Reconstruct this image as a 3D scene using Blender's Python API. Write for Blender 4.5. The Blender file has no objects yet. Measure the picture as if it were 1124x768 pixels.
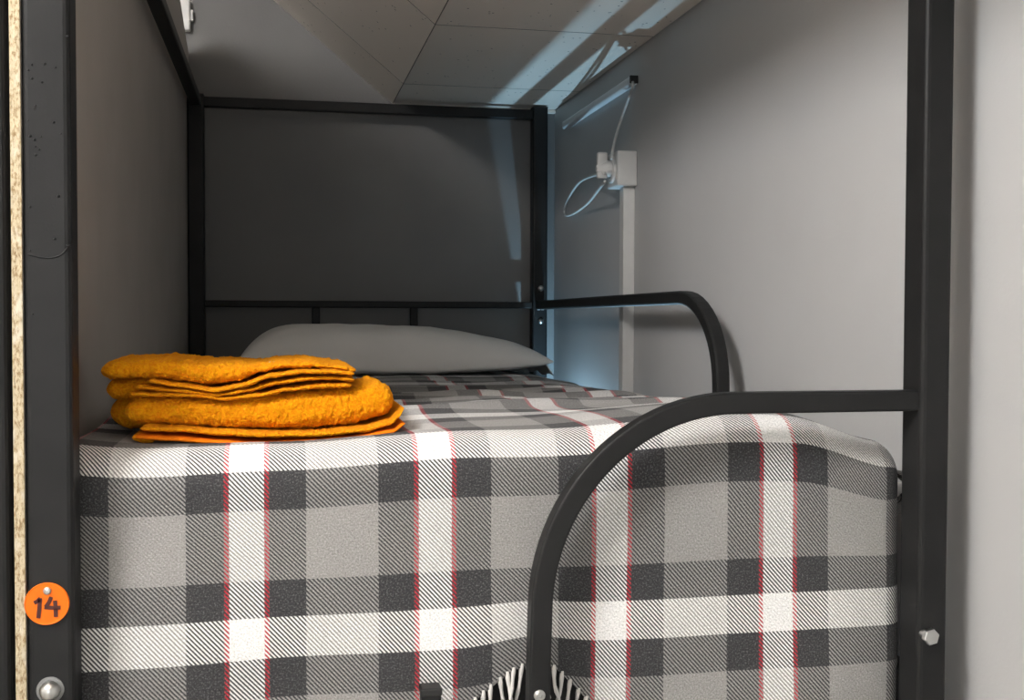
import bpy, bmesh, math, random
from mathutils import Vector, Matrix, noise

S = bpy.context.scene
COL = S.collection
random.seed(7)
ZO = 1.62                      # everything is measured from the camera's height; the floor lies ZO below it

# ------------------------------------------------------------------ camera
YAW, PIT, ROLL, FPX = 0.2034, 0.0304, 0.0028, 1240.2
cd = bpy.data.cameras.new('camera'); cam = bpy.data.objects.new('camera', cd); COL.objects.link(cam)
fw = Vector((math.sin(YAW) * math.cos(PIT), math.cos(YAW) * math.cos(PIT), -math.sin(PIT)))
rt = Vector((math.cos(YAW), -math.sin(YAW), 0)); up = rt.cross(fw)
r2 = rt * math.cos(ROLL) + up * math.sin(ROLL); u2 = -rt * math.sin(ROLL) + up * math.cos(ROLL)
cam.matrix_world = Matrix(((r2.x, u2.x, -fw.x, 0), (r2.y, u2.y, -fw.y, 0), (r2.z, u2.z, -fw.z, ZO), (0, 0, 0, 1)))
cd.sensor_width = 36; cd.lens = FPX * 36 / 1124; cd.clip_start = 0.02; cd.clip_end = 50
S.camera = cam

# ------------------------------------------------------------------ world, light, exposure
w = bpy.data.worlds.new('world'); S.world = w; w.use_nodes = True
w.node_tree.nodes['Background'].inputs[0].default_value = (0.75, 0.85, 1, 1)
w.node_tree.nodes['Background'].inputs[1].default_value = 0.3
vs = S.view_settings
vs.view_transform = 'Standard'; vs.look = 'None'; vs.gamma = 1; vs.use_curve_mapping = False
vs.exposure = 0.36

LAMP_POS = (-1.1, 0.05, 1.30); LAMP_W = 140      # the room's pendant globe
BLUE_POS = (0.775, 2.88, -0.46); BLUE_W = 16     # reading lamp of the bunk below

FILL_WIN = (-1.5, 0.1, -0.75, 0.45); FILL_WIN_W = 16        # unseen window added for frontal fill: x from, x to, z from, z to; power

# ------------------------------------------------------------------ node helpers
def nmat(name, col, rough=0.6, metal=0.0, spec=0.5):
    m = bpy.data.materials.new(name); m.use_nodes = True
    b = m.node_tree.nodes['Principled BSDF']
    b.inputs['Base Color'].default_value = (*col, 1); b.inputs['Roughness'].default_value = rough
    b.inputs['Metallic'].default_value = metal; b.inputs['Specular IOR Level'].default_value = spec
    return m, m.node_tree, b
def node(nt, t, **kw):
    n = nt.nodes.new(t)
    for k, v in kw.items(): setattr(n, k, v)
    return n
def setin(nt, sock, v):
    if isinstance(v, bpy.types.NodeSocket): nt.links.new(v, sock)
    else: sock.default_value = v
def mth(nt, op, a, b=0.0, c=None):
    n = node(nt, 'ShaderNodeMath', operation=op)
    setin(nt, n.inputs[0], a); setin(nt, n.inputs[1], b)
    if c is not None: setin(nt, n.inputs[2], c)
    return n.outputs[0]
def mixc(nt, f, a, b):
    n = node(nt, 'ShaderNodeMix', data_type='RGBA')
    setin(nt, n.inputs[0], f)
    for s, v in ((n.inputs[6], a), (n.inputs[7], b)):
        setin(nt, s, v if isinstance(v, bpy.types.NodeSocket) else (*v, 1))
    return n.outputs[2]
def sstep(nt, x, e, wd):
    n = node(nt, 'ShaderNodeMapRange', interpolation_type='SMOOTHSTEP')
    setin(nt, n.inputs[0], x); n.inputs[1].default_value = e - wd; n.inputs[2].default_value = e + wd
    return n.outputs[0]
def nz(nt, scale, detail=3, rough=0.55, vec=None):
    n = node(nt, 'ShaderNodeTexNoise'); n.inputs['Scale'].default_value = scale
    n.inputs['Detail'].default_value = detail; n.inputs['Roughness'].default_value = rough
    if vec is None:
        tc = node(nt, 'ShaderNodeTexCoord'); vec = tc.outputs['Object']
    nt.links.new(vec, n.inputs['Vector'])
    return n.outputs['Fac']
def bump(nt, b, h, strength, dist):
    n = node(nt, 'ShaderNodeBump'); n.inputs['Strength'].default_value = strength
    n.inputs['Distance'].default_value = dist
    nt.links.new(h, n.inputs['Height']); nt.links.new(n.outputs[0], b.inputs['Normal'])
def mottled(name, c1, c2, scale, rough=0.6, bs=0.0, bscale=200, bd=0.001, metal=0, spec=0.5):
    m, nt, b = nmat(name, c1, rough, metal, spec)
    f = sstep(nt, nz(nt, scale), 0.5, 0.22)
    nt.links.new(mixc(nt, f, c1, c2), b.inputs['Base Color'])
    if bs: bump(nt, b, nz(nt, bscale), bs, bd)
    return m

M = {}
M['wall'] = mottled('wall_paint', (0.475, 0.475, 0.47), (0.50, 0.50, 0.495), 3, 0.7, 0.25, 160, 0.001)
M['wall_grey'] = mottled('dark_grey_paint', (0.145, 0.142, 0.138), (0.165, 0.162, 0.157), 3, 0.7, 0.25, 160, 0.001)
M['wall_white'] = mottled('white_paint', (0.74, 0.73, 0.71), (0.78, 0.77, 0.75), 3, 0.7)
M['floor'] = mottled('floor_vinyl', (0.40, 0.38, 0.35), (0.46, 0.44, 0.41), 5, 0.5)
M['metal'] = mottled('black_powder_coat', (0.0125, 0.0127, 0.0127), (0.016, 0.016, 0.016), 14, 0.48, 0.2, 420, 0.0005, 0, 0.2)
M['chrome'] = nmat('zinc_plated_steel', (0.62, 0.62, 0.60), 0.3, 1.0)[0]
M['plastic'] = mottled('white_plastic', (0.62, 0.61, 0.59), (0.66, 0.65, 0.63), 30, 0.4)
M['cable'] = nmat('white_cable', (0.6, 0.6, 0.58), 0.45)[0]
M['black_plastic'] = nmat('black_plastic', (0.012, 0.012, 0.012), 0.5)[0]
M['board'] = mottled('painted_board', (0.34, 0.31, 0.28), (0.37, 0.34, 0.31), 6, 0.55, 0.15, 60, 0.001)
M['pillow'] = mottled('white_pillowcase', (0.77, 0.75, 0.72), (0.80, 0.78, 0.75), 6, 0.85, 0.15, 18, 0.004)
M['mattress'] = mottled('mattress_ticking', (0.55, 0.54, 0.52), (0.6, 0.59, 0.57), 20, 0.9)
M['digit'] = nmat('dark_red_ink', (0.055, 0.006, 0.004), 0.5)[0]
M['tag'] = nmat('orange_plastic', (0.80, 0.145, 0.004), 0.45, 0, 0.25)[0]
M['tagrim'] = M['tag']
M['mark'] = nmat('grey_print', (0.5, 0.5, 0.5), 0.6)[0]
M['diffuser'] = mottled('frosted_tube', (0.72, 0.74, 0.75), (0.76, 0.78, 0.79), 20, 0.35)
M['clearwash'] = nmat('clouded_plastic_washer', (0.16, 0.16, 0.155), 0.3)[0]
M['core'] = nmat('raw_tile_core', (0.12, 0.11, 0.095), 0.95)[0]
m, nt, b = nmat('lit_opal_glass', (0.8, 0.8, 0.8), 0.4); M['globe'] = m
b.inputs['Emission Color'].default_value = (0.99, 0.985, 0.985, 1); b.inputs['Emission Strength'].default_value = LAMP_W / (4 * math.pi ** 2 * 0.24 ** 2)
M['slat'] = mottled('plywood', (0.42, 0.29, 0.16), (0.5, 0.36, 0.22), 8, 0.6)
M['slab'] = nmat('ceiling_grid', (0.05, 0.048, 0.045), 0.8)[0]
M['thread'] = nmat('off_white_yarn', (0.62, 0.60, 0.57), 0.9)[0]

# ceiling tile: pale mineral fibre with pin holes
m, nt, b = nmat('mineral_tile', (0.83, 0.76, 0.68), 0.9); M['tile'] = m
tc = node(nt, 'ShaderNodeTexCoord')
v = node(nt, 'ShaderNodeTexVoronoi'); v.inputs['Scale'].default_value = 55; nt.links.new(tc.outputs['Object'], v.inputs['Vector'])
hole = mth(nt, 'MULTIPLY', mth(nt, 'LESS_THAN', v.outputs['Distance'], 0.13), mth(nt, 'GREATER_THAN', nz(nt, 11), 0.52))
nt.links.new(mixc(nt, hole, (0.83, 0.76, 0.68), (0.25, 0.23, 0.21)), b.inputs['Base Color'])
bump(nt, b, nz(nt, 220), 0.25, 0.001)
# raw chipboard edge
m, nt, b = nmat('raw_chipboard', (0.6, 0.5, 0.33), 0.9); M['chip'] = m
tc = node(nt, 'ShaderNodeTexCoord'); mp = node(nt, 'ShaderNodeMapping'); mp.inputs['Scale'].default_value = (1, 1, 0.45)
nt.links.new(tc.outputs['Object'], mp.inputs[0])
f1 = nz(nt, 420, 3, 0.7, mp.outputs[0]); f2 = nz(nt, 90, 2, 0.6, mp.outputs[0])
c = mixc(nt, sstep(nt, f1, 0.55, 0.12), (0.50, 0.42, 0.28), (0.24, 0.16, 0.075))
c = mixc(nt, sstep(nt, f2, 0.62, 0.1), c, (0.58, 0.53, 0.42))
nt.links.new(c, b.inputs['Base Color']); bump(nt, b, f1, 0.7, 0.002)
# terry towelling
m, nt, b = nmat('orange_terry', (0.93, 0.30, 0.008), 0.95, spec=0.1); M['towel'] = m
f1 = nz(nt, 340, 3, 0.65); f2 = nz(nt, 35, 2)
c = mixc(nt, sstep(nt, f1, 0.5, 0.2), (0.90, 0.255, 0.002), (1.0, 0.43, 0.004))
nt.links.new(c, b.inputs['Base Color']); bump(nt, b, f1, 1.0, 0.006)
b.inputs['Sheen Weight'].default_value = 0.15; b.inputs['Sheen Tint'].default_value = (1, 0.5, 0.1, 1)
m, nt, b = nmat('orange_hem', (0.85, 0.20, 0.006), 0.9, spec=0.1); M['hem'] = m
bump(nt, b, nz(nt, 300), 0.4, 0.001)

# plaid blanket: UV in metres; u across the bed, v along it
PU, PV = 0.199, 0.212
CD_, CW_, CG_, CR_ = (0.045, 0.045, 0.047), (0.85, 0.84, 0.825), (0.30, 0.292, 0.282), (0.42, 0.030, 0.045)
m, nt, b = nmat('plaid_wool', (0.5, 0.5, 0.5), 0.95, spec=0.1); M['plaid'] = m
uvn = node(nt, 'ShaderNodeUVMap'); sp = node(nt, 'ShaderNodeSeparateXYZ'); nt.links.new(uvn.outputs[0], sp.inputs[0])
U, V = sp.outputs[0], sp.outputs[1]
wob = mth(nt, 'MULTIPLY', mth(nt, 'SUBTRACT', nz(nt, 500, 1, 0.5, uvn.outputs[0]), 0.5), 0.0012)
U2 = mth(nt, 'ADD', U, wob); V2 = mth(nt, 'ADD', V, wob)
du = mth(nt, 'ABSOLUTE', mth(nt, 'WRAP', mth(nt, 'ADD', U2, 0.034), PU / 2, -PU / 2))       # distance from the white stripe's middle
eu = 0.0004
cw = mixc(nt, sstep(nt, du, 0.0180, eu), CW_, CR_)
cw = mixc(nt, sstep(nt, du, 0.0231, eu), cw, CD_)
cw = mixc(nt, sstep(nt, du, 0.0615, eu), cw, CG_)
vv = mth(nt, 'WRAP', V2, PV, 0.0)       # 0 dark .043 grey .127 dark .168 white .212
cf = mixc(nt, sstep(nt, vv, 0.043, eu), CD_, CG_)
cf = mixc(nt, sstep(nt, vv, 0.127, eu), cf, CD_)
cf = mixc(nt, sstep(nt, vv, 0.168, eu), cf, CW_)
tw = mth(nt, 'PINGPONG', mth(nt, 'ADD', mth(nt, 'MULTIPLY', mth(nt, 'SUBTRACT', U2, mth(nt, 'MULTIPLY', V2, 0.9)), 1 / 0.0046), 400), 0.5)
twf = sstep(nt, tw, 0.25, 0.12)
c = mixc(nt, twf, cw, cf)
fl = nz(nt, 520, 2, 0.75, uvn.outputs[0]); fb = nz(nt, 14, 3, 0.6, uvn.outputs[0])
c = mixc(nt, mth(nt, 'MULTIPLY', sstep(nt, fl, 0.60, 0.10), 0.16), c, (0.45, 0.45, 0.45))
hv = node(nt, 'ShaderNodeHueSaturation'); nt.links.new(c, hv.inputs['Color'])
val = mth(nt, 'ADD', mth(nt, 'MULTIPLY', mth(nt, 'SUBTRACT', fl, 0.5), 1.7), mth(nt, 'ADD', 0.93, mth(nt, 'MULTIPLY', fb, 0.14)))
nt.links.new(val, hv.inputs['Value']); nt.links.new(hv.outputs[0], b.inputs['Base Color'])
bump(nt, b, mth(nt, 'ADD', twf, mth(nt, 'MULTIPLY', fl, 1.2)), 0.45, 0.0012)
b.inputs['Sheen Weight'].default_value = 0.1

# ------------------------------------------------------------------ object helpers
TOP = []
def put(name, bm_or_me, mat, parent=None, base=None, smooth=False, label=None):
    """link a mesh given in room coordinates as one object, its origin at base or relative to its parent"""
    if isinstance(bm_or_me, bmesh.types.BMesh):
        me = bpy.data.meshes.new(name); bm_or_me.normal_update(); bm_or_me.to_mesh(me); bm_or_me.free()
    else: me = bm_or_me
    o = bpy.data.objects.new(name, me); COL.objects.link(o)
    off = Vector((0, 0, 0)); p = parent
    if parent is not None:
        o.parent = parent
        while p is not None: off += p.location; p = p.parent
    if base is None and parent is None:
        xs = [v.co.x for v in me.vertices]; ys = [v.co.y for v in me.vertices]; zs = [v.co.z for v in me.vertices]
        base = ((min(xs) + max(xs)) / 2, (min(ys) + max(ys)) / 2, min(zs))
    if parent is None:
        o.location = base; off = Vector(base); TOP.append(o)
    me.transform(Matrix.Translation(-off))
    if mat: me.materials.append(M[mat])
    if smooth:
        for p_ in me.polygons: p_.use_smooth = True
    if label: o['label'] = label
    return o
def tag(o, label, cat, group=None):
    o['label'] = label; o['category'] = cat
    if group: o['group'] = group
    return o
def thing(name, label, cat, loc, group=None):
    o = bpy.data.objects.new(name, None); COL.objects.link(o); o.location = loc; o.empty_display_size = 0.05
    TOP.append(o); return tag(o, label, cat, group)
def struct(o): o['kind'] = 'structure'; return o
def box(x0, x1, y0, y1, z0, z1, bev=0.0, seg=2, bm=None):
    bm2 = bmesh.new()
    bmesh.ops.create_cube(bm2, size=1)
    for v in bm2.verts: v.co = Vector(((x0 + x1) / 2 + v.co.x * (x1 - x0), (y0 + y1) / 2 + v.co.y * (y1 - y0), (z0 + z1) / 2 + v.co.z * (z1 - z0)))
    if bev: bmesh.ops.bevel(bm2, geom=bm2.edges[:], offset=bev, segments=seg, profile=0.5, affect='EDGES')
    if bm is None: return bm2
    me = bpy.data.meshes.new('t'); bm2.to_mesh(me); bm.from_mesh(me); bm2.free(); bpy.data.meshes.remove(me)
    return bm
def quad(pts):
    bm = bmesh.new(); bm.faces.new([bm.verts.new(p) for p in pts]); return bm
def prism(poly, axis, a, b, bev=0.0):
    """poly: 2D points; extruded along axis between a and b"""
    bm = bmesh.new()
    def P(q, t):
        if axis == 0: return (t, q[0], q[1])
        if axis == 1: return (q[0], t, q[1])
        return (q[0], q[1], t)
    A = [bm.verts.new(P(q, a)) for q in poly]; B = [bm.verts.new(P(q, b)) for q in poly]
    n = len(poly)
    bm.faces.new(A); bm.faces.new(B[::-1])
    for i in range(n): bm.faces.new((A[i], B[i], B[(i + 1) % n], A[(i + 1) % n]))
    bmesh.ops.recalc_face_normals(bm, faces=bm.faces[:])
    if bev: bmesh.ops.bevel(bm, geom=bm.edges[:], offset=bev, segments=2, profile=0.5, affect='EDGES')
    return bm
def rrect(w, h, r, n=3):
    pts = []
    for cx, cy, a0 in ((w / 2 - r, h / 2 - r, 0), (-w / 2 + r, h / 2 - r, 90), (-w / 2 + r, -h / 2 + r, 180), (w / 2 - r, -h / 2 + r, 270)):
        for i in range(n + 1):
            a = math.radians(a0 + 90 * i / n); pts.append((cx + r * math.cos(a), cy + r * math.sin(a)))
    return pts
def ring(r, n=10): return [(r * math.cos(2 * math.pi * i / n), r * math.sin(2 * math.pi * i / n)) for i in range(n)]
def sweep(path, sec, ref=(0, 0, 1), bm=None, scale=None):
    bm = bm or bmesh.new(); P = [Vector(p) for p in path]; ref = Vector(ref); rows = []
    for i, p in enumerate(P):
        t = (P[min(i + 1, len(P) - 1)] - P[max(i - 1, 0)]).normalized()
        s = t.cross(ref)
        if s.length < 1e-4: s = t.cross(Vector((0.3, 1, 0.2)))
        s.normalize(); n = s.cross(t).normalized(); k = scale[i] if scale else 1
        rows.append([bm.verts.new(p + s * a * k + n * b_ * k) for a, b_ in sec])
    m_ = len(sec)
    for i in range(len(rows) - 1):
        for j in range(m_): bm.faces.new((rows[i][j], rows[i][(j + 1) % m_], rows[i + 1][(j + 1) % m_], rows[i + 1][j]))
    bm.faces.new(rows[0][::-1]); bm.faces.new(rows[-1])
    bmesh.ops.recalc_face_normals(bm, faces=bm.faces[:])
    return bm
def lathe(prof, c, axis=1, n=20, sgn=-1):
    """prof: (radius, distance along axis); axis 1 with sgn -1 points at the viewer"""
    bm = bmesh.new(); rows = []
    for r, h in prof:
        row = []
        for i in range(n):
            a = 2 * math.pi * i / n; q = [0, 0, 0]; o1, o2 = [k for k in (0, 1, 2) if k != axis]
            q[o1] = c[o1] + r * math.cos(a); q[o2] = c[o2] + r * math.sin(a); q[axis] = c[axis] + sgn * h
            row.append(bm.verts.new(q))
        rows.append(row)
    for i in range(len(rows) - 1):
        for j in range(n): bm.faces.new((rows[i][j], rows[i][(j + 1) % n], rows[i + 1][(j + 1) % n], rows[i + 1][j]))
    bm.faces.new(rows[0]); bm.faces.new(rows[-1])
    bmesh.ops.recalc_face_normals(bm, faces=bm.faces[:])
    return bm
def crom(pts, n=8):
    P = [Vector(p) for p in pts]; P = [2 * P[0] - P[1]] + P + [2 * P[-1] - P[-2]]; out = []
    for i in range(1, len(P) - 2):
        for k in range(n):
            t = k / n
            out.append(0.5 * ((2 * P[i]) + (P[i + 1] - P[i - 1]) * t + (2 * P[i - 1] - 5 * P[i] + 4 * P[i + 1] - P[i + 2]) * t * t + (3 * P[i] - P[i - 1] - 3 * P[i + 1] + P[i + 2]) * t ** 3))
    out.append(P[-2]); return out
def ss(a, b, x):
    t = max(0, min(1, (x - a) / (b - a))); return t * t * (3 - 2 * t)
def N(x, y, z=0.0): return noise.noise(Vector((x, y, z)))

# ------------------------------------------------------------------ the room
XL, XR, Y0 = -0.2176, 0.7324, 1.1757      # post centres
Y1 = Y0 + 2.0; PS = 0.0435; H = PS / 2
XW, YB, ZC = 0.793, 3.236, 0.600          # right wall, back wall, low ceiling
ZF = -ZO; XROOM, YROOM, ZHI = -3.0, -2.6, 1.62
XS = 0.318; SL = math.radians(39.6)       # foot of the sloping ceiling and its pitch
XSE = XS - (ZHI - ZC) / math.tan(SL)

struct(put('floor', box(XROOM, XW, YROOM, YB, ZF - 0.05, ZF), 'floor'))
struct(put('wall_right', box(XW, XW + 0.1, YROOM - 0.1, YB + 0.1, ZF - 0.05, ZHI + 0.1), 'wall'))
struct(put('wall_back', box(XROOM - 0.1, XW, YB, YB + 0.1, ZF - 0.05, ZHI + 0.1), 'wall_grey'))
struct(put('wall_left', box(XROOM - 0.1, XROOM, YROOM - 0.1, YB, ZF - 0.05, ZHI + 0.1), 'wall_white'))
bm = box(XROOM, XW, YROOM - 0.1, YROOM, ZF - 0.05, FILL_WIN[2])
box(XROOM, XW, YROOM - 0.1, YROOM, FILL_WIN[3], ZHI + 0.1, bm=bm)
box(XROOM, FILL_WIN[0], YROOM - 0.1, YROOM, FILL_WIN[2], FILL_WIN[3], bm=bm); box(FILL_WIN[1], XW, YROOM - 0.1, YROOM, FILL_WIN[2], FILL_WIN[3], bm=bm)
struct(put('wall_front', bm, 'wall_white'))
wi = bpy.data.objects.new('fill_window_1', None); COL.objects.link(wi); wi.location = (FILL_WIN[0], YROOM, FILL_WIN[2]); TOP.append(wi); struct(wi)  # added opening behind the viewer, there only to carry the fill light
for x0_, x1_, z0_, z1_ in ((FILL_WIN[0], FILL_WIN[1], FILL_WIN[2], FILL_WIN[2] + 0.05), (FILL_WIN[0], FILL_WIN[1], FILL_WIN[3] - 0.05, FILL_WIN[3]), (FILL_WIN[0], FILL_WIN[0] + 0.05, FILL_WIN[2] + 0.05, FILL_WIN[3] - 0.05), (FILL_WIN[1] - 0.05, FILL_WIN[1], FILL_WIN[2] + 0.05, FILL_WIN[3] - 0.05), ((FILL_WIN[0] + FILL_WIN[1]) / 2 - 0.03, (FILL_WIN[0] + FILL_WIN[1]) / 2 + 0.03, FILL_WIN[2] + 0.05, FILL_WIN[3] - 0.05)):
    put('fill_window_frame', box(x0_, x1_, YROOM - 0.07, YROOM - 0.02, z0_, z1_, 0.004), 'plastic', wi)
ld = bpy.data.lights.new('fill_window_light', 'AREA'); ld.shape = 'RECTANGLE'; ld.size = FILL_WIN[1] - FILL_WIN[0] - 0.1; ld.size_y = FILL_WIN[3] - FILL_WIN[2] - 0.1; ld.energy = FILL_WIN_W; ld.color = (0.93, 0.97, 1.0)  # area light added to brighten pillow and bunk from the front
lo = bpy.data.objects.new('fill_window_light', ld); COL.objects.link(lo); lo.parent = wi; lo.location = ((FILL_WIN[1] - FILL_WIN[0]) / 2, -0.08, (FILL_WIN[3] - FILL_WIN[2]) / 2); lo.rotation_euler = (math.radians(90), 0, 0)
g = 0.012
ceil = put('ceiling', prism([(XROOM, ZHI + g), (XSE, ZHI + g), (XS, ZC + g), (XW, ZC + g), (XW, ZHI + 0.1), (XROOM, ZHI + 0.1)], 1, YROOM, YB), 'slab')
struct(ceil)
JY = [YB - 0.002, 2.945, 2.335, 1.725, 1.115, 0.505, -0.105, -0.715, -1.325, -1.935, -2.545]
def tilemesh(L_, W_, key):
    bm = box(0, L_, 0, W_, 0, g - 0.001)
    me = bpy.data.meshes.new('ceiling_tile'); bm.to_mesh(me); bm.free(); me.materials.append(M['tile']); me.materials.append(M['core'])
    for p in me.polygons: p.material_index = 1 if abs(p.normal.z) < 0.5 else 0
    return me
def tile(me, mw):
    o = bpy.data.objects.new('ceiling_tile', me); COL.objects.link(o); o.parent = ceil
    o.matrix_local = Matrix.Translation(-ceil.location) @ mw
slen = (ZHI - ZC) / math.sin(SL); jg = 0.0035
for i in range(len(JY) - 1):
    ya, yb_ = JY[i + 1] + jg, JY[i]
    me1 = tilemesh(XW - XS - 0.004, yb_ - ya, 0)
    tile(me1, Matrix.Translation((XS + 0.001, ya, ZC)))
    for k in range(2):
        me2 = tilemesh(slen / 2 - jg, yb_ - ya, 1)
        a = k * slen / 2 + 0.001
        p0 = Vector((XS - math.cos(SL) * a, ya + yb_ - ya, ZC + math.sin(SL) * a))
        tile(me2, Matrix.Translation(p0) @ Matrix.Rotation(math.pi, 4, 'Z') @ Matrix.Rotation(-SL, 4, 'Y'))
    for k in range(3):
        wd = (XSE - XROOM) / 3
        tile(tilemesh(wd - jg, yb_ - ya, 2), Matrix.Translation((XROOM + k * wd, ya, ZHI)))
struct(put('trim_1', box(XS, XW - 0.001, YB - 0.018, YB, ZC - 0.010, ZC - 0.001, 0.001), 'tile'))

# pendant lamp of the room
lx, ly, lz = LAMP_POS
lp = thing('pendant_lamp', 'frosted globe pendant lamp hanging from the room ceiling', 'lamp', (lx, ly, lz))
put('canopy', lathe([(0.06, 0), (0.06, 0.02), (0.02, 0.035)], (lx, ly, ZHI - 0.0005), axis=2), 'plastic', lp)
put('stem', sweep([(lx, ly, ZHI - 0.03), (lx, ly, lz + 0.235)], ring(0.008, 10), (0, 1, 0)), 'plastic', lp)
put('fitting', lathe([(0.03, 0), (0.045, 0.02), (0.045, 0.03)], (lx, ly, lz + 0.265), axis=2), 'plastic', lp)
bm = bmesh.new(); GR = 0.24
bmesh.ops.create_uvsphere(bm, u_segments=20, v_segments=12, radius=GR, matrix=Matrix.Translation(LAMP_POS))
put('globe', bm, 'globe', lp, smooth=True, label='glowing frosted glass globe')

# ------------------------------------------------------------------ bunk bed frame
bed = thing('bunk_bed_frame', 'black metal bunk bed frame with curved foot bar and guard rail', 'bed frame', ((XL + XR) / 2, (Y0 + Y1) / 2, ZF))
SEC = rrect(PS, PS, 0.006)
ZT, ZR, ZFB = 0.574, 0.030, -0.0955
for x, y, zt in ((XL, Y0, ZT + 0.016), (XR, Y0, ZT + 0.016), (XL, Y1, ZT + 0.016), (XR, Y1, ZT + 0.018)):
    sl = 0.0070 if (x, y) == (XR, Y0) else 0.0            # this one is a slimmer tube
    po = put('post', sweep([(x - sl / 2, y, ZF), (x - sl / 2, y, zt)], rrect(PS - sl, PS, 0.006), (0, 1, 0)), 'metal', bed)
    put('post_cap', box(x - H, x + H - sl, y - H, y + H, zt, zt + 0.003, 0.001), 'black_plastic', po)
    if (x, y) == (XL, Y0): postFL = po
    if (x, y) == (XR, Y0): postFR = po
    if (x, y) == (XR, Y1): postBR = po
RS = rrect(0.025, 0.025, 0.004)
e = H - 0.001
put('head_top_rail', sweep([(XL + e, Y1, ZT), (XR - e, Y1, ZT)], rrect(0.025, 0.028, 0.004)), 'metal', bed)
put('head_rail', sweep([(XL + e, Y1, ZR), (XR - e, Y1, ZR)], rrect(0.025, 0.019, 0.004)), 'metal', bed)
put('side_top_rail', sweep([(XL, Y0 + e, ZT), (XL, Y1 - e, ZT)], rrect(0.028, 0.025, 0.004)), 'metal', bed)
for x in (0.100, 0.372):
    put('spindle', sweep([(x, Y1, ZR - 0.008), (x, Y1, -0.36)], rrect(0.022, 0.018, 0.003), (0, 1, 0)), 'metal', bed)
# base of the upper bunk
ZB = -0.455
put('head_beam', sweep([(XL + e, Y1, ZB + 0.05), (XR - e, Y1, ZB + 0.05)], rrect(0.025, 0.10, 0.004)), 'metal', bed)
put('foot_beam', sweep([(XL + e, Y0 + 0.062, ZB + 0.03), (XR - e, Y0 + 0.062, ZB + 0.03)], rrect(0.014, 0.15, 0.004)), 'metal', bed)
for x in (XL, XR):
    put('side_beam', sweep([(x, Y0 + e, ZB), (x, Y1 - e, ZB)], rrect(0.025, 0.08, 0.004)), 'metal', bed)
for i in range(12):
    y = Y0 + 0.16 + i * 0.162
    put('bed_slat', box(XL + 0.012, XR - 0.012, y - 0.035, y + 0.035, ZB + 0.041, ZB + 0.052, 0.002, 1), 'slat', bed)
# guard rail on the wall side
gp = [(XR, Y1 - e, ZR)] + [(XR, 2.9, ZR + .001), (XR, 2.4, ZR + .003), (XR, 1.985, ZR + 0.004)]
for i in range(1, 13):
    a = math.pi / 2 * i / 12; gp.append((XR, 1.985 - 0.185 * math.sin(a) ** 1.0, ZR + 0.004 - 0.15 * (1 - math.cos(a))))
gp += [(XR, 1.797, -0.2), (XR, 1.795, -0.42)]
put('guard_rail', sweep(gp, rrect(0.025, 0.025, 0.005), (1, 0, 0)), 'metal', bed, smooth=False)
# curved foot bar
fy = Y0 - 0.004
fp = [(XR - H + 0.006, fy, ZFB), (0.62, fy, ZFB), (0.492, fy, ZFB)]
for i in range(1, 25):
    a = math.pi / 2 * i / 24; fp.append((0.492 - 0.219 * math.sin(a), fy, ZFB - 0.222 * (1 - math.cos(a))))
fp += [(0.2715, fy, -0.37), (0.270, fy, -0.48)]
fb_ = put('foot_bar', sweep(fp, rrect(0.0235, 0.0235, 0.003, 3), (0, 1, 0)), 'metal', bed)
put('bar_weld_bead', box(XR - H - 0.001, XR - H + 0.007, fy - 0.006, fy + 0.006, ZFB - 0.004, ZFB + 0.004, 0.002), 'metal', fb_)
st = put('ladder_stub', sweep([(0.155, fy, -0.80), (0.155, fy, -0.396)], rrect(0.021, 0.021, 0.004), (0, 1, 0)), 'metal', bed)
put('end_cap', box(0.1437, 0.1663, fy - 0.0113, fy + 0.0113, -0.398, -0.3895, 0.002), 'black_plastic', st)
# bolts
def hexbolt(c, r, h, parent, axis=1, sgn=-1, rot=0.3, washer=True):
    bm = bmesh.new(); o1, o2 = [k for k in (0, 1, 2) if k != axis]
    rows = []
    for rr, d in ((r, 0.0), (r, h * 0.85), (r * 0.9, h), (r * 0.3, h)):
        row = []
        for i in range(6):
            a = rot + i * math.pi / 3; q = [0, 0, 0]; q[o1] = c[o1] + rr * math.cos(a); q[o2] = c[o2] + rr * math.sin(a); q[axis] = c[axis] + sgn * d; row.append(bm.verts.new(q))
        rows.append(row)
    for i in range(3):
        for j in range(6): bm.faces.new((rows[i][j], rows[i][(j + 1) % 6], rows[i + 1][(j + 1) % 6], rows[i + 1][j]))
    bm.faces.new(rows[0]); bm.faces.new(rows[-1]); bmesh.ops.recalc_face_normals(bm, faces=bm.faces[:])
    return put('bolt', bm, 'chrome', parent)
# hex bolt standing proud of the right-hand foot post
o = put('bolt', lathe([(0.0052, -0.004), (0.0052, 0.016)], (0.7175, Y0 - H, -0.3600), n=14), 'chrome', postFR, smooth=False)
hexbolt((0.7175, Y0 - H - 0.010, -0.3600), 0.0096, 0.007, postFR, rot=0.25)
# cap nut on the left-hand foot post
put('washer', lathe([(0.0128, -0.001), (0.0128, 0.0012), (0.010, 0.0016)], (-0.2185, Y0 - H, -0.3640), n=28), 'clearwash', postFL)
put('cap_nut', lathe([(0.0095, 0.001), (0.0095, 0.004), (0.0088, 0.007), (0.0062, 0.0105), (0.003, 0.012), (0.0005, 0.0123)], (-0.2185, Y0 - H, -0.3640), n=20), 'chrome', postFL, smooth=True)
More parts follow.
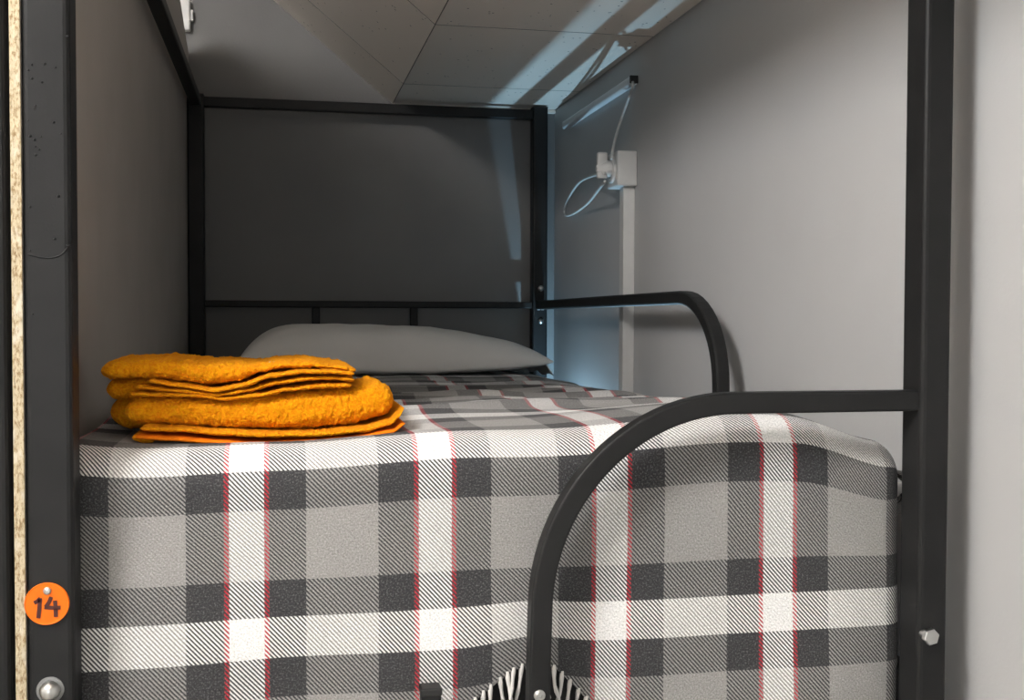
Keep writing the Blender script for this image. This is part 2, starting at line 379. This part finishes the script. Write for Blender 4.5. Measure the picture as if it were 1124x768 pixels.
# bolt of the foot bar, bolts and marks on the far post
put('bolt', lathe([(0.0062, -0.001), (0.0062, 0.002), (0.004, 0.0035), (0.0025, 0.0035), (0.002, 0.001)], (0.270, fy - 0.0118, -0.4035), n=18), 'chrome', fb_, smooth=False)
for z in (0.078, -0.016):
    put('bolt', lathe([(0.0082, -0.001), (0.0082, 0.002), (0.006, 0.005), (0.002, 0.006)], (XR + 0.002, Y1 - H, z), n=14), 'chrome', postBR, smooth=True)
for dx in (-0.008, 0.003):
    put('scratch_mark', box(XR + dx, XR + dx + 0.008, Y1 - H - 0.0006, Y1 - H + 0.0003, 0.016, 0.020), 'mark', postBR)
# paint blisters on the left-hand foot post
bm = bmesh.new()
def at(px, py, yy):
    d = fw + r2 * ((px - 562) / FPX) + u2 * ((384 - py) / FPX); return d * (yy / d.y)
for px, py in ((31, 77), (35, 71), (49, 70), (61, 74), (35, 86), (46, 90), (39, 116), (38, 119), (31, 132), (59, 134), (67, 147), (45, 150), (38, 153), (33, 149), (39, 161), (43, 164), (39, 170), (64, 215), (33, 227), (60, 262), (74, 270), (33, 275), (74, 40), (36, 345)):
    p = at(px, py, Y0 - H); r = random.uniform(0.0009, 0.0016)
    bmesh.ops.create_uvsphere(bm, u_segments=8, v_segments=6, radius=1, matrix=Matrix.Translation(p) @ Matrix.Diagonal((r, r * 0.7, r, 1)))
o = put('paint_blisters', bm, 'metal', postFL, smooth=True); o['kind'] = 'stuff'
put('paint_run', sweep(crom([at(30, 279, Y0 - H), at(50, 283, Y0 - H), at(66, 280, Y0 - H), at(77, 268, Y0 - H)], 5), ring(0.0007, 6), (0, 1, 0)), 'metal', postFL, smooth=True)

# the next bed's corner, beyond the board
nb = thing('bunk_bed_frame', 'dark post of the neighbouring bed at the left picture edge', 'bed frame', (-0.60, (Y0 + Y1) / 2, ZF))
XN = -0.2545 - H
for y in (Y0, Y1):
    put('post', sweep([(XN, y, ZF), (XN, y, ZT + 0.016)], SEC, (0, 1, 0)), 'metal', nb)
put('side_top_rail', sweep([(XN, Y0 + e, ZT), (XN, Y1 - e, ZT)], RS), 'metal', nb)
put('side_beam', sweep([(XN, Y0 + e, ZB), (XN, Y1 - e, ZB)], rrect(0.025, 0.08, 0.004)), 'metal', nb)

# chipboard partition between the beds
XB0, XB1 = -0.2500, -0.2400
pt = put('partition_board', prism([(Y0 - H + 0.003, ZF), (YB - 0.004, ZF), (YB - 0.004, 0.715), (2.93, 0.80), (2.60, 0.82), (Y0 - H + 0.003, 0.92)], 0, XB0, XB1), 'board')
tag(pt, 'tall brown painted partition board along the left side of the bed', 'partition')
put('raw_edge', prism([(XB0 + 0.0003, Y0 - H - 0.0005), (XB1 - 0.0003, Y0 - H - 0.0005), (XB1 - 0.0003, Y0 - H + 0.003), (XB0 + 0.0003, Y0 - H + 0.003)], 2, ZF, 0.92), 'chip', pt, label='raw pale chipboard edge')

# ------------------------------------------------------------------ number tag
nt_ = thing('number_tag', 'round orange number tag reading 14 on the left bed post', 'tag', (-0.2205, Y0 - H, -0.2795))
cx, cz, yf = -0.2205, -0.2795, Y0 - H
put('disc', lathe([(0.0200, 0), (0.0206, 0.0008), (0.0206, 0.0022), (0.0200, 0.003), (0.0190, 0.0026)], (cx, yf, cz), n=48), 'tag', nt_)
put('screw', lathe([(0.0038, 0.0022), (0.0038, 0.0034), (0.0028, 0.0042), (0.0008, 0.0044)], (cx + 0.0005, yf, cz + 0.0128), n=16), 'chrome', nt_, smooth=True)
def brush(name, strokes, wd):
    bm = bmesh.new()
    for s in strokes:
        pts = crom([(cx + a, yf - 0.0028, cz - 0.0018 + b_) for a, b_ in s], 5) if len(s) > 2 else [(cx + a, yf - 0.0028, cz - 0.0018 + b_) for a, b_ in s]
        sweep(pts, rrect(0.0006, wd, 0.0002, 1) if False else [(wd / 2, -0.0003), (wd / 2, 0.0003), (-wd / 2, 0.0003), (-wd / 2, -0.0003)], (0, 1, 0), bm)
    put(name, bm, 'digit', nt_)
brush('digit_one', [[(-0.0115, 0.0035), (-0.0085, 0.0050), (-0.0058, 0.0078)], [(-0.0060, 0.0078), (-0.0066, 0.0), (-0.0078, -0.0115)]], 0.0037)
brush('digit_four', [[(0.0040, 0.0085), (0.0020, 0.0035), (-0.0012, -0.0010)], [(-0.0022, -0.0012), (0.0045, -0.0020), (0.0125, -0.0022)], [(0.0075, 0.0048), (0.0080, -0.003), (0.0082, -0.0112)]], 0.0037)

# ------------------------------------------------------------------ mattress and blanket
mt = put('mattress', box(XL + H + 0.02, XR - H - 0.02, Y0 + 0.085, Y1 - 0.02, ZB + 0.053, -0.185, 0.04, 4), 'mattress', smooth=True)
tag(mt, 'pale mattress under the plaid blanket on the bunk', 'mattress')

EX0, EX1, RE = -0.212, 0.696, 0.038       # where the blanket turns over the sides
YF = Y0 + 0.034; RF = 0.042; ZTOP = -0.125
V_ARC0 = 0.0154; V_ARC1 = V_ARC0 - RF * math.pi / 2
def gau(x, c, s): return math.exp(-((x - c) / s) ** 2)
def hem(x):
    return 0.325 - 0.080 * (gau(x, 0.283, 0.125) if x < 0.283 else gau(x, 0.283, 0.070)) - 0.006 * N(x * 9, 3.3)
def topz(x, y):
    z = ZTOP - 0.030 * ss(1.30, 2.3, y)
    z += 0.010 * gau(x, 0.56, 0.16) * gau(y, 1.36, 0.16)                     # plump corner by the foot bar
    z -= 0.010 * gau(x, -0.17, 0.10) * gau(y, 1.25, 0.25)
    z -= (0.016 * gau(y, 1.30, 0.16) + 0.009 * gau(y, 1.40, 0.10)) * gau(x, 0.0, 0.18)                     # pressed down by the towels
    z -= (0.030 - 0.012 * ss(1.5, 2.2, y)) * ss(0.585, 0.72, x)
    f = ss(1.42, 1.6, y) * (1 - ss(2.45, 2.7, y))
    # loose folds running across
    z += f * 0.0105 * max(0, math.sin((y + 0.10 * N(x * 2.2, 1.7) + 0.22 * (x - 0.3) * N(3.1, y * 1.5)) * 33 + 2.4 * N(x * 2.5, y * 0.8, 4))) ** 2 * (0.5 + 0.9 * abs(N(x * 2.6, y * 2.2, 9)))
    z += 0.005 * N(x * 5, y * 5, 2) + 0.004 * N(x * 2.1, y * 11, 6) * f
    z += 0.004 * math.sin(x * 23 + 1.2 * N(x * 2, y * 2)) * ss(1.5, 1.7, y) * (1 - ss(1.9, 2.1, y)) * 0.6
    z += 0.006 * ss(2.60, 2.66, y)
    return z
def fronty(x, v):
    k = ss(0.02, 0.25, v)
    y = 0.010 * k * N(x * 4.2, v * 2.0, 1) + 0.0045 * k * math.sin(x * 17 + 1.5 + 3 * N(x * 2, v * 3))
    y -= 0.004 * ss(0.56, 0.71, x) * k                                     # corner kicks forward
    y += 0.004 * N(x * 8, v * 9, 7)
    y -= 0.012 * gau(x, 0.21, 0.05) * ss(0.12, 0.24, v) * 0.6
    return y
def blanket_pos(a, v):
    x = min(max(a, EX0), EX1); over = 0.0; sg = 0
    if a > EX1: over, sg = a - EX1, 1
    if a < EX0: over, sg = EX0 - a, -1
    if v >= V_ARC0:
        th = 1.0; y = YF + fronty(x, v - V_ARC0); z = ZTOP - RF - (v - V_ARC0)
    elif v >= V_ARC1:
        ph = (V_ARC0 - v) / RF; th = 1 - ph / (math.pi / 2)
        y = YF + RF * (1 - math.cos(ph)) + fronty(x, 0) * th; z = ZTOP - RF + RF * math.sin(ph)
    else:
        th = 0.0; y = YF + RF + (V_ARC1 - v); z = ZTOP
    z += (topz(x, y) - ZTOP) * (1 - ss(0.0, 0.16, v)) * (1 if v < V_ARC1 else 1)
    z += 0.0045 * N(x * 3.0, 5.0 + v) * ss(0.02, 0.2, v) + 0.012 * (gau(x, 0.27, 0.05)) * ss(0.10, 0.26, v)
    if over:
        if over < RE * math.pi / 2:
            q = over / RE; ox, od = RE * math.sin(q), RE * (1 - math.cos(q))
        else: ox, od = RE, RE + over - RE * math.pi / 2
        ox *= 0.85 - 0.65 * gau(y, 1.795, 0.07) * (sg > 0) - 0.7 * (sg < 0)
        d = th * math.pi / 2
        x += sg * ox; y += od * math.sin(d); z -= od * math.cos(d)
        y = min(y, Y1 - 0.05)
    return Vector((x, y, z))
amin, amax = EX0 - 0.16, EX1 + 0.20
NA, NV1, NV2 = 250, 60, 330
avals = [amin + (amax - amin) * i / NA for i in range(NA + 1)]
vback = V_ARC1 - (Y1 - 0.06 - YF - RF)
me = bpy.data.meshes.new('blanket'); verts = []; uvs = []
for a in avals:
    ve = hem(min(max(a, EX0), EX1))
    col = [vback * (1 - j / NV2) for j in range(NV2)] + [ve * j / NV1 for j in range(NV1 + 1)]
    for v_ in col: verts.append(blanket_pos(a, v_)); uvs.append((a, v_))
R_ = NV1 + NV2 + 1; faces = []
for i in range(NA):
    for j in range(R_ - 1):
        faces.append((i * R_ + j, i * R_ + j + 1, (i + 1) * R_ + j + 1, (i + 1) * R_ + j))
me.from_pydata(verts, [], faces)
ul = me.uv_layers.new(name='UVMap')
for l in me.loops: ul.data[l.index].uv = uvs[l.vertex_index]
bl = put('blanket', me, 'plaid', base=((XL + XR) / 2, Y0 + 0.5, -0.2), smooth=True)
tag(bl, 'grey and white plaid blanket with red lines spread over the bunk', 'blanket')
so = bl.modifiers.new('thickness', 'SOLIDIFY'); so.thickness = 0.003; so.offset = 0
# fringe along the hem
bm = bmesh.new(); x = EX0 + 0.01
while x < EX1:
    p = blanket_pos(x, hem(x)); ln = random.uniform(0.035, 0.06); sx = random.uniform(-0.014, 0.014); sy = random.uniform(-0.012, 0.004)
    pts = crom([p + Vector((0, 0, 0.004)), p + Vector((sx * .3, sy * .4, -ln * .35)), p + Vector((sx * .9 + random.uniform(-.004, .004), sy, -ln * .7)), p + Vector((sx, sy * 1.2, -ln))], 3)
    n_ = len(pts); sweep(pts, ring(0.0025, 6), (0, 1, 0), bm, [1 - 0.45 * (i / n_) + 0.18 * math.sin(i * 1.9) for i in range(n_)])
    x += random.uniform(0.005, 0.011)
o = put('fringe', bm, 'thread', bl, smooth=True, label='off-white twisted fringe'); o['kind'] = 'stuff'
# a fold of the blanket squeezed out between post and wall
bm = bmesh.new(); rows = []
for i in range(13):
    t = i / 12; rows.append([])
    for j in range(13):
        s = j / 12 * 2 - 1
        wq = (1 - abs(s) ** 1.5) * math.sin(math.pi * t)
        rows[-1].append(bm.verts.new((0.727 + 0.061 * max(0, 1 - abs(s)) ** 0.55 * (0.65 + 0.35 * math.sin(math.pi * t)), Y0 + 0.05 + 0.05 * t, -0.213 + 0.024 * s + 0.004 * math.sin(3 * t))))
for i in range(12):
    for j in range(12): bm.faces.new((rows[i][j], rows[i + 1][j], rows[i + 1][j + 1], rows[i][j + 1]))
uvl = bm.loops.layers.uv.new('UVMap')
for f in bm.faces:
    for l in f.loops: l[uvl].uv = (l.vert.co.z + 0.1, l.vert.co.y * 0.9 + 0.05)
put('corner_fold', bm, 'plaid', bl, smooth=True)

# ------------------------------------------------------------------ pillow
bm = bmesh.new(); rows = []
PX0, PX1, PY0, PY1 = -0.10, 0.672, 2.74, 3.10
NX, NY = 60, 40
def pil(sx, sy, side):
    # sx, sy in -1..1
    ax = abs(sx)
    ex = (1 - ax ** 2.6) if sx > 0 else (1 - ax ** 5.0)
    ey = (1 - abs(sy) ** 3.4)
    h = (max(ex, 0) ** 0.62) * (max(ey, 0) ** 0.5)
    sk = 1.0 - 0.20 * ss(-0.35, 1.0, sx)
    c = 1 - 0.10 * ax ** 2 * 0
    x = (PX0 + PX1) / 2 + sx * (PX1 - PX0) / 2 * (1 - 0.05 * (1 - abs(sy)) * ax ** 4)
    y = (PY0 + PY1) / 2 + sy * (PY1 - PY0) / 2 * (1 - 0.06 * (1 - ax) * abs(sy) ** 4)
    seam = -0.126 + 0.012 * sx * sx
    z = seam + (0.103 * sk * h if side > 0 else -0.023 * h ** 0.5)
    z += side * 0.004 * N(x * 7, y * 7, 3) * h + side * 0.0035 * N(x * 16, y * 10, 8) * h
    return (x, y, z)
def pgrid(side):
    r = []
    for i in range(NX + 1):
        q = i / NX * 2 - 1; q = math.copysign(abs(q) ** 0.8, q) if False else math.sin(q * math.pi / 2)
        r.append([bm.verts.new(pil(q, math.sin((j / NY * 2 - 1) * math.pi / 2), side)) for j in range(NY + 1)])
    for i in range(NX):
        for j in range(NY):
            f = (r[i][j], r[i + 1][j], r[i + 1][j + 1], r[i][j + 1]); bm.faces.new(f if side > 0 else f[::-1])
pgrid(1); pgrid(-1)
bmesh.ops.remove_doubles(bm, verts=bm.verts[:], dist=0.0004)
pw = thing('pillow', 'plump white pillow lying against the head rail', 'pillow', ((PX0 + PX1) / 2, (PY0 + PY1) / 2, -0.156))
put('cushion', bm, 'pillow', pw, smooth=True)
# loose open end of the pillowcase
bm = bmesh.new(); rows = []
for i in range(9):
    t = i / 8
    rows.append([bm.verts.new((PX1 - 0.022 + 0.030 * t, PY0 + 0.02 + 0.012 * t + 0.30 * s / 10, -0.120 - 0.030 * t + 0.004 * math.sin(s * 1.3) * t + 0.012 * (1 - t))) for s in range(11)])
for i in range(8):
    for j in range(10): bm.faces.new((rows[i][j], rows[i + 1][j], rows[i + 1][j + 1], rows[i][j + 1]))
o = put('case_flap', bm, 'pillow', pw, smooth=True); so = o.modifiers.new('t', 'SOLIDIFY'); so.thickness = 0.003

# ------------------------------------------------------------------ towels
def slab(x0, x1, y0, y1, zf, th, seed, endr=0.5, nose=0.55, bulge=0.0, rough=0.0012, nx=150, nc=44, yw=0.004, thf=None, bm=None):
    """a folded layer: rounded section swept along x; zf(s) is its middle height, s in 0..1"""
    bm = bm or bmesh.new(); rows = []; L_ = x1 - x0
    for i in range(nx + 1):
        s = i / nx; x = x0 + L_ * s
        de = min(s, 1 - s) * L_ / (th * endr + 1e-6)
        k = math.sqrt(max(0.0, 1 - (1 - min(de, 1)) ** 2)) * 0.97 + 0.03
        T = th * (thf(s) if thf else 1) * k / 2
        ya = y0 + yw * N(s * 4 + seed, seed) + (1 - k) * th * 0.35; yb = y1 + yw * N(s * 3 + seed, seed + 5) - (1 - k) * th * 0.35
        zc = zf(s); row = []
        for j in range(nc):
            a = 2 * math.pi * j / nc; cx_, sz_ = math.cos(a), math.sin(a)
            px = math.copysign(abs(cx_) ** 0.28, cx_); pz = math.copysign(abs(sz_) ** nose, sz_)
            y = (ya + yb) / 2 - px * (yb - ya) / 2; z = zc + pz * T
            if sz_ > 0: z += bulge * sz_ * (1 - abs(px) ** 3) * k
            d = rough * (N(x * 260, y * 260, z * 260 + seed) + 0.8 * N(x * 90, y * 90, z * 90 + seed))
            row.append(bm.verts.new((x + d * 0.3, y - px * d, z + pz * d)))
        rows.append(row)
    for i in range(nx):
        for j in range(nc): bm.faces.new((rows[i][j], rows[i][(j + 1) % nc], rows[i + 1][(j + 1) % nc], rows[i + 1][j]))
    bm.faces.new(rows[0][::-1]); bm.faces.new(rows[-1])
    bmesh.ops.recalc_face_normals(bm, faces=bm.faces[:])
    return bm
TY0, TY1 = 1.292, 1.475
def table(pts, yy=TY0):
    q = [at(a, b_, yy) for a, b_ in pts]; q = [(p.x, p.z) for p in q]
    def f(x):
        if x <= q[0][0]: return q[0][1]
        for (xa, za), (xb, zb) in zip(q, q[1:]):
            if x <= xb:
                t = (x - xa) / (xb - xa); return za + (zb - za) * (t * t * (3 - 2 * t) * 0.6 + t * 0.4)
        return q[-1][1]
    return f, q[0][0], q[-1][0]
def layer(name, parent, pts, th, y0, y1, seed, mat='towel', rough=0.0012, endr=1.1, nose=0.8, ext=(0, 0), bulge=0, nx=170, nc=40):
    f, xa, xb = table(pts); xa -= ext[0]; xb += ext[1]
    return put(name, slab(xa, xb, y0, y1, lambda s: f(xa + (xb - xa) * s), th, seed, endr, nose, bulge, rough, nx, nc), mat, parent, smooth=True)
def body(name, parent, top, bot, y0, y1, seed, rough, endr=0.6, nose=0.7, nx=260, nc=70, bulge=0):
    ft, xa, xb = table(top); fb2, xc, xd = table(bot); xa = min(xa, xc); xb = max(xb, xd); T0 = 0.045
    return put(name, slab(xa, xb, y0, y1, lambda s: (ft(xa + (xb - xa) * s) + fb2(xa + (xb - xa) * s)) / 2, T0, seed, endr, nose, bulge, rough, nx, nc,
               thf=lambda s: max(0.006, ft(xa + (xb - xa) * s) - fb2(xa + (xb - xa) * s)) / T0), 'towel', parent, smooth=True)
# lower towel: a thick rolled fold on top of a flat flap
lt = thing('folded_towel', 'thick orange folded towel lying on the blanket under another towel', 'towel', (-0.01, 1.38, -0.15), 'folded orange towels')
body('main_fold', lt, [(133, 440), (150, 436), (246, 438), (298, 433), (333, 430), (385, 426), (415, 421), (434, 424)],
     [(133, 468), (177, 468), (211, 470), (263, 473), (333, 473), (385, 468), (434, 456)], TY0 + 0.006, TY1, 3, 0.0022, 0.34, 0.7)
f_ = layer('bottom_flap', lt, [(154, 470), (194, 471), (246, 475), (298, 477), (350, 476), (402, 471), (428, 464), (438, 455), (443, 447)], 0.0078, TY0 - 0.010, TY1 + 0.01, 11)
layer('hem', f_, [(149, 479), (194, 481), (229, 484), (281, 487), (333, 485), (385, 481), (430, 473), (444, 464)], 0.0072, TY0 - 0.012, TY1, 17, 'hem', 0.0007)
put('flap_loop', slab(-0.158, -0.135, TY0 - 0.006, TY1 - 0.05, lambda s: -0.1345 - 0.004 * s, 0.010, 19, 0.9, 0.8, 0, 0.0008, 40), 'towel', lt, smooth=True)
put('left_fold', slab(-0.190, -0.120, TY0 + 0.055, TY1 + 0.01, lambda s: -0.112, 0.040, 67, 0.6, 0.75, 0, 0.0020, 60), 'towel', lt, smooth=True)
# upper towel: pile face over folded layers
ut = thing('folded_towel', 'smaller orange folded towel on top with layered wavy edges', 'towel', (-0.05, 1.38, -0.095), 'folded orange towels')
body('top_fold', ut, [(107, 398), (125, 395), (177, 394), (229, 398), (253, 398), (284, 400), (305, 397), (340, 396), (361, 400), (392, 404)],
     [(107, 418), (159, 417), (194, 419), (229, 424), (256, 421), (284, 410), (315, 405), (350, 404.5), (378, 407), (392, 411)], TY0 + 0.008, TY1 + 0.02, 23, 0.0024, 0.32, 0.75, 220, 50)
layer('folded_layer', ut, [(162, 418), (194, 423), (236, 429), (263, 424), (298, 412.5), (333, 408), (360, 408), (389, 410)], 0.0062, TY0 - 0.002, TY1, 31)
layer('folded_layer', ut, [(147, 425), (194, 429), (239, 434), (270, 429), (305, 420), (340, 415.5), (365, 415), (390, 417)], 0.0062, TY0 + 0.002, TY1, 38)
layer('folded_layer', ut, [(140, 433), (211, 434), (246, 438), (284, 434), (315, 428), (350, 424), (387, 423)], 0.0062, TY0, TY1, 45)
put('left_fold', slab(-0.190, -0.130, TY0 + 0.03, TY1, lambda s: -0.084 + 0.002 * s, 0.026, 61, 0.5, 0.8, 0, 0.0016, 60), 'towel', ut, smooth=True)
put('care_label', box(-0.012, -0.003, TY0 + 0.03, TY0 + 0.034, -0.0585, -0.0535, 0.001), 'plastic', ut, label='tiny white care label')

# ------------------------------------------------------------------ on the right wall
tk = tag(put('cable_trunking', box(XW - 0.027, XW - 0.0002, 2.467, 2.497, ZF, 0.292, 0.0015), 'plastic'), 'white vertical cable trunking on the right wall below the socket', 'trunking')
sk = thing('wall_socket', 'white surface socket box on top of the wall trunking', 'socket', (XW, 2.49, 0.29))
put('socket_box', box(XW - 0.047, XW - 0.0002, 2.449, 2.532, 0.293, 0.372, 0.004, 3), 'plastic', sk)
put('socket_face', lathe([(0.031, -0.001), (0.031, 0.004), (0.029, 0.006), (0.021, 0.0055), (0.020, 0.002)], (XW - 0.047, 2.490, 0.333), axis=0, n=28), 'plastic', sk)
pg = thing('plug', 'white plug with looped cable in the wall socket', 'plug', (0.735, 2.492, 0.333))
px0 = XW - 0.049
put('plug_body', lathe([(0.0185, -0.002), (0.0185, 0.012), (0.0165, 0.016), (0.012, 0.026), (0.009, 0.034), (0.006, 0.036)], (px0, 2.492, 0.335), axis=0, n=20), 'plastic', pg, smooth=False)
put('plug_grip', box(px0 - 0.034, px0 - 0.010, 2.484, 2.500, 0.312, 0.372, 0.004, 2), 'plastic', pg)
CX = 0.722
def atx(px, py, xx):
    d = fw + r2 * ((px - 562) / FPX) + u2 * ((384 - py) / FPX); return d * (xx / d.x)
c1 = crom([atx(664, 190, 0.722), atx(650, 193, 0.745), atx(636, 200, 0.768), atx(626, 214, 0.780), atx(620, 228, 0.786), atx(621, 236, 0.786), atx(630, 234, 0.782), atx(645, 223, 0.768), atx(657, 208, 0.742), atx(664, 199, 0.722)], 8)
put('cable_loop', sweep(c1, ring(0.0034, 8), (1, 0, 0)), 'cable', pg, smooth=True)
TZ = 0.530
tl = thing('tube_lamp', 'slim switched-off white tube lamp high on the right wall', 'lamp', (XW, 2.76, TZ))
put('tube', sweep([(XW - 0.0095, 3.07, TZ), (XW - 0.0095, 2.450, TZ)], rrect(0.018, 0.022, 0.006, 4), (0, 0, 1)), 'diffuser', tl, smooth=False)
put('end_cap', box(XW - 0.020, XW - 0.0005, 2.445, 2.451, TZ - 0.008, TZ + 0.010, 0.002), 'black_plastic', tl)
c2 = crom([(XW - 0.013, 2.449, TZ - 0.004), (XW - 0.016, 2.437, TZ - 0.018), atx(691, 105, 0.782), atx(682, 130, 0.778), atx(676, 150, 0.762), atx(671, 174, 0.728)], 8)
put('cord', sweep(c2, ring(0.0034, 8), (1, 0, 0)), 'cable', tl, smooth=True)

# small white box on the far wall, half hidden by the board
jb = thing('junction_box', 'small white box on the far wall above the board top', 'box', (-0.25, YB, 0.79))
put('box_body', box(-0.300, -0.2335, YB - 0.03, YB - 0.0003, 0.772, 0.856, 0.005, 2), 'plastic', jb)
put('button', box(-0.2335, -0.2265, YB - 0.022, YB - 0.004, 0.800, 0.830, 0.002), 'plastic', jb)

# reading lamp of the bunk below, shining up the gap by the wall
bx, by, bz = BLUE_POS
rl = thing('reading_lamp', 'small cool-white reading lamp on the wall of the lower bunk', 'lamp', (XW, by, bz))
put('wall_plate', box(XW - 0.006, XW - 0.0003, by - 0.03, by + 0.03, bz - 0.10, bz - 0.02, 0.002), 'plastic', rl)
put('lamp_head', lathe([(0.003, -0.030), (0.0085, -0.029), (0.0095, -0.012), (0.0085, -0.010), (0.006, -0.014), (0.003, -0.016)], (bx, by, bz), axis=2, sgn=1), 'plastic', rl)
ld = bpy.data.lights.new('reading_lamp_light', 'POINT'); ld.energy = BLUE_W; ld.color = (0.42, 0.74, 1.0); ld.shadow_soft_size = 0.005
lo = bpy.data.objects.new('reading_lamp_light', ld); COL.objects.link(lo); lo.parent = rl; lo.location = (bx - XW, 0, 0)

# ------------------------------------------------------------------ lift everything onto the floor at z = 0
for o in TOP: o.location.z += ZO
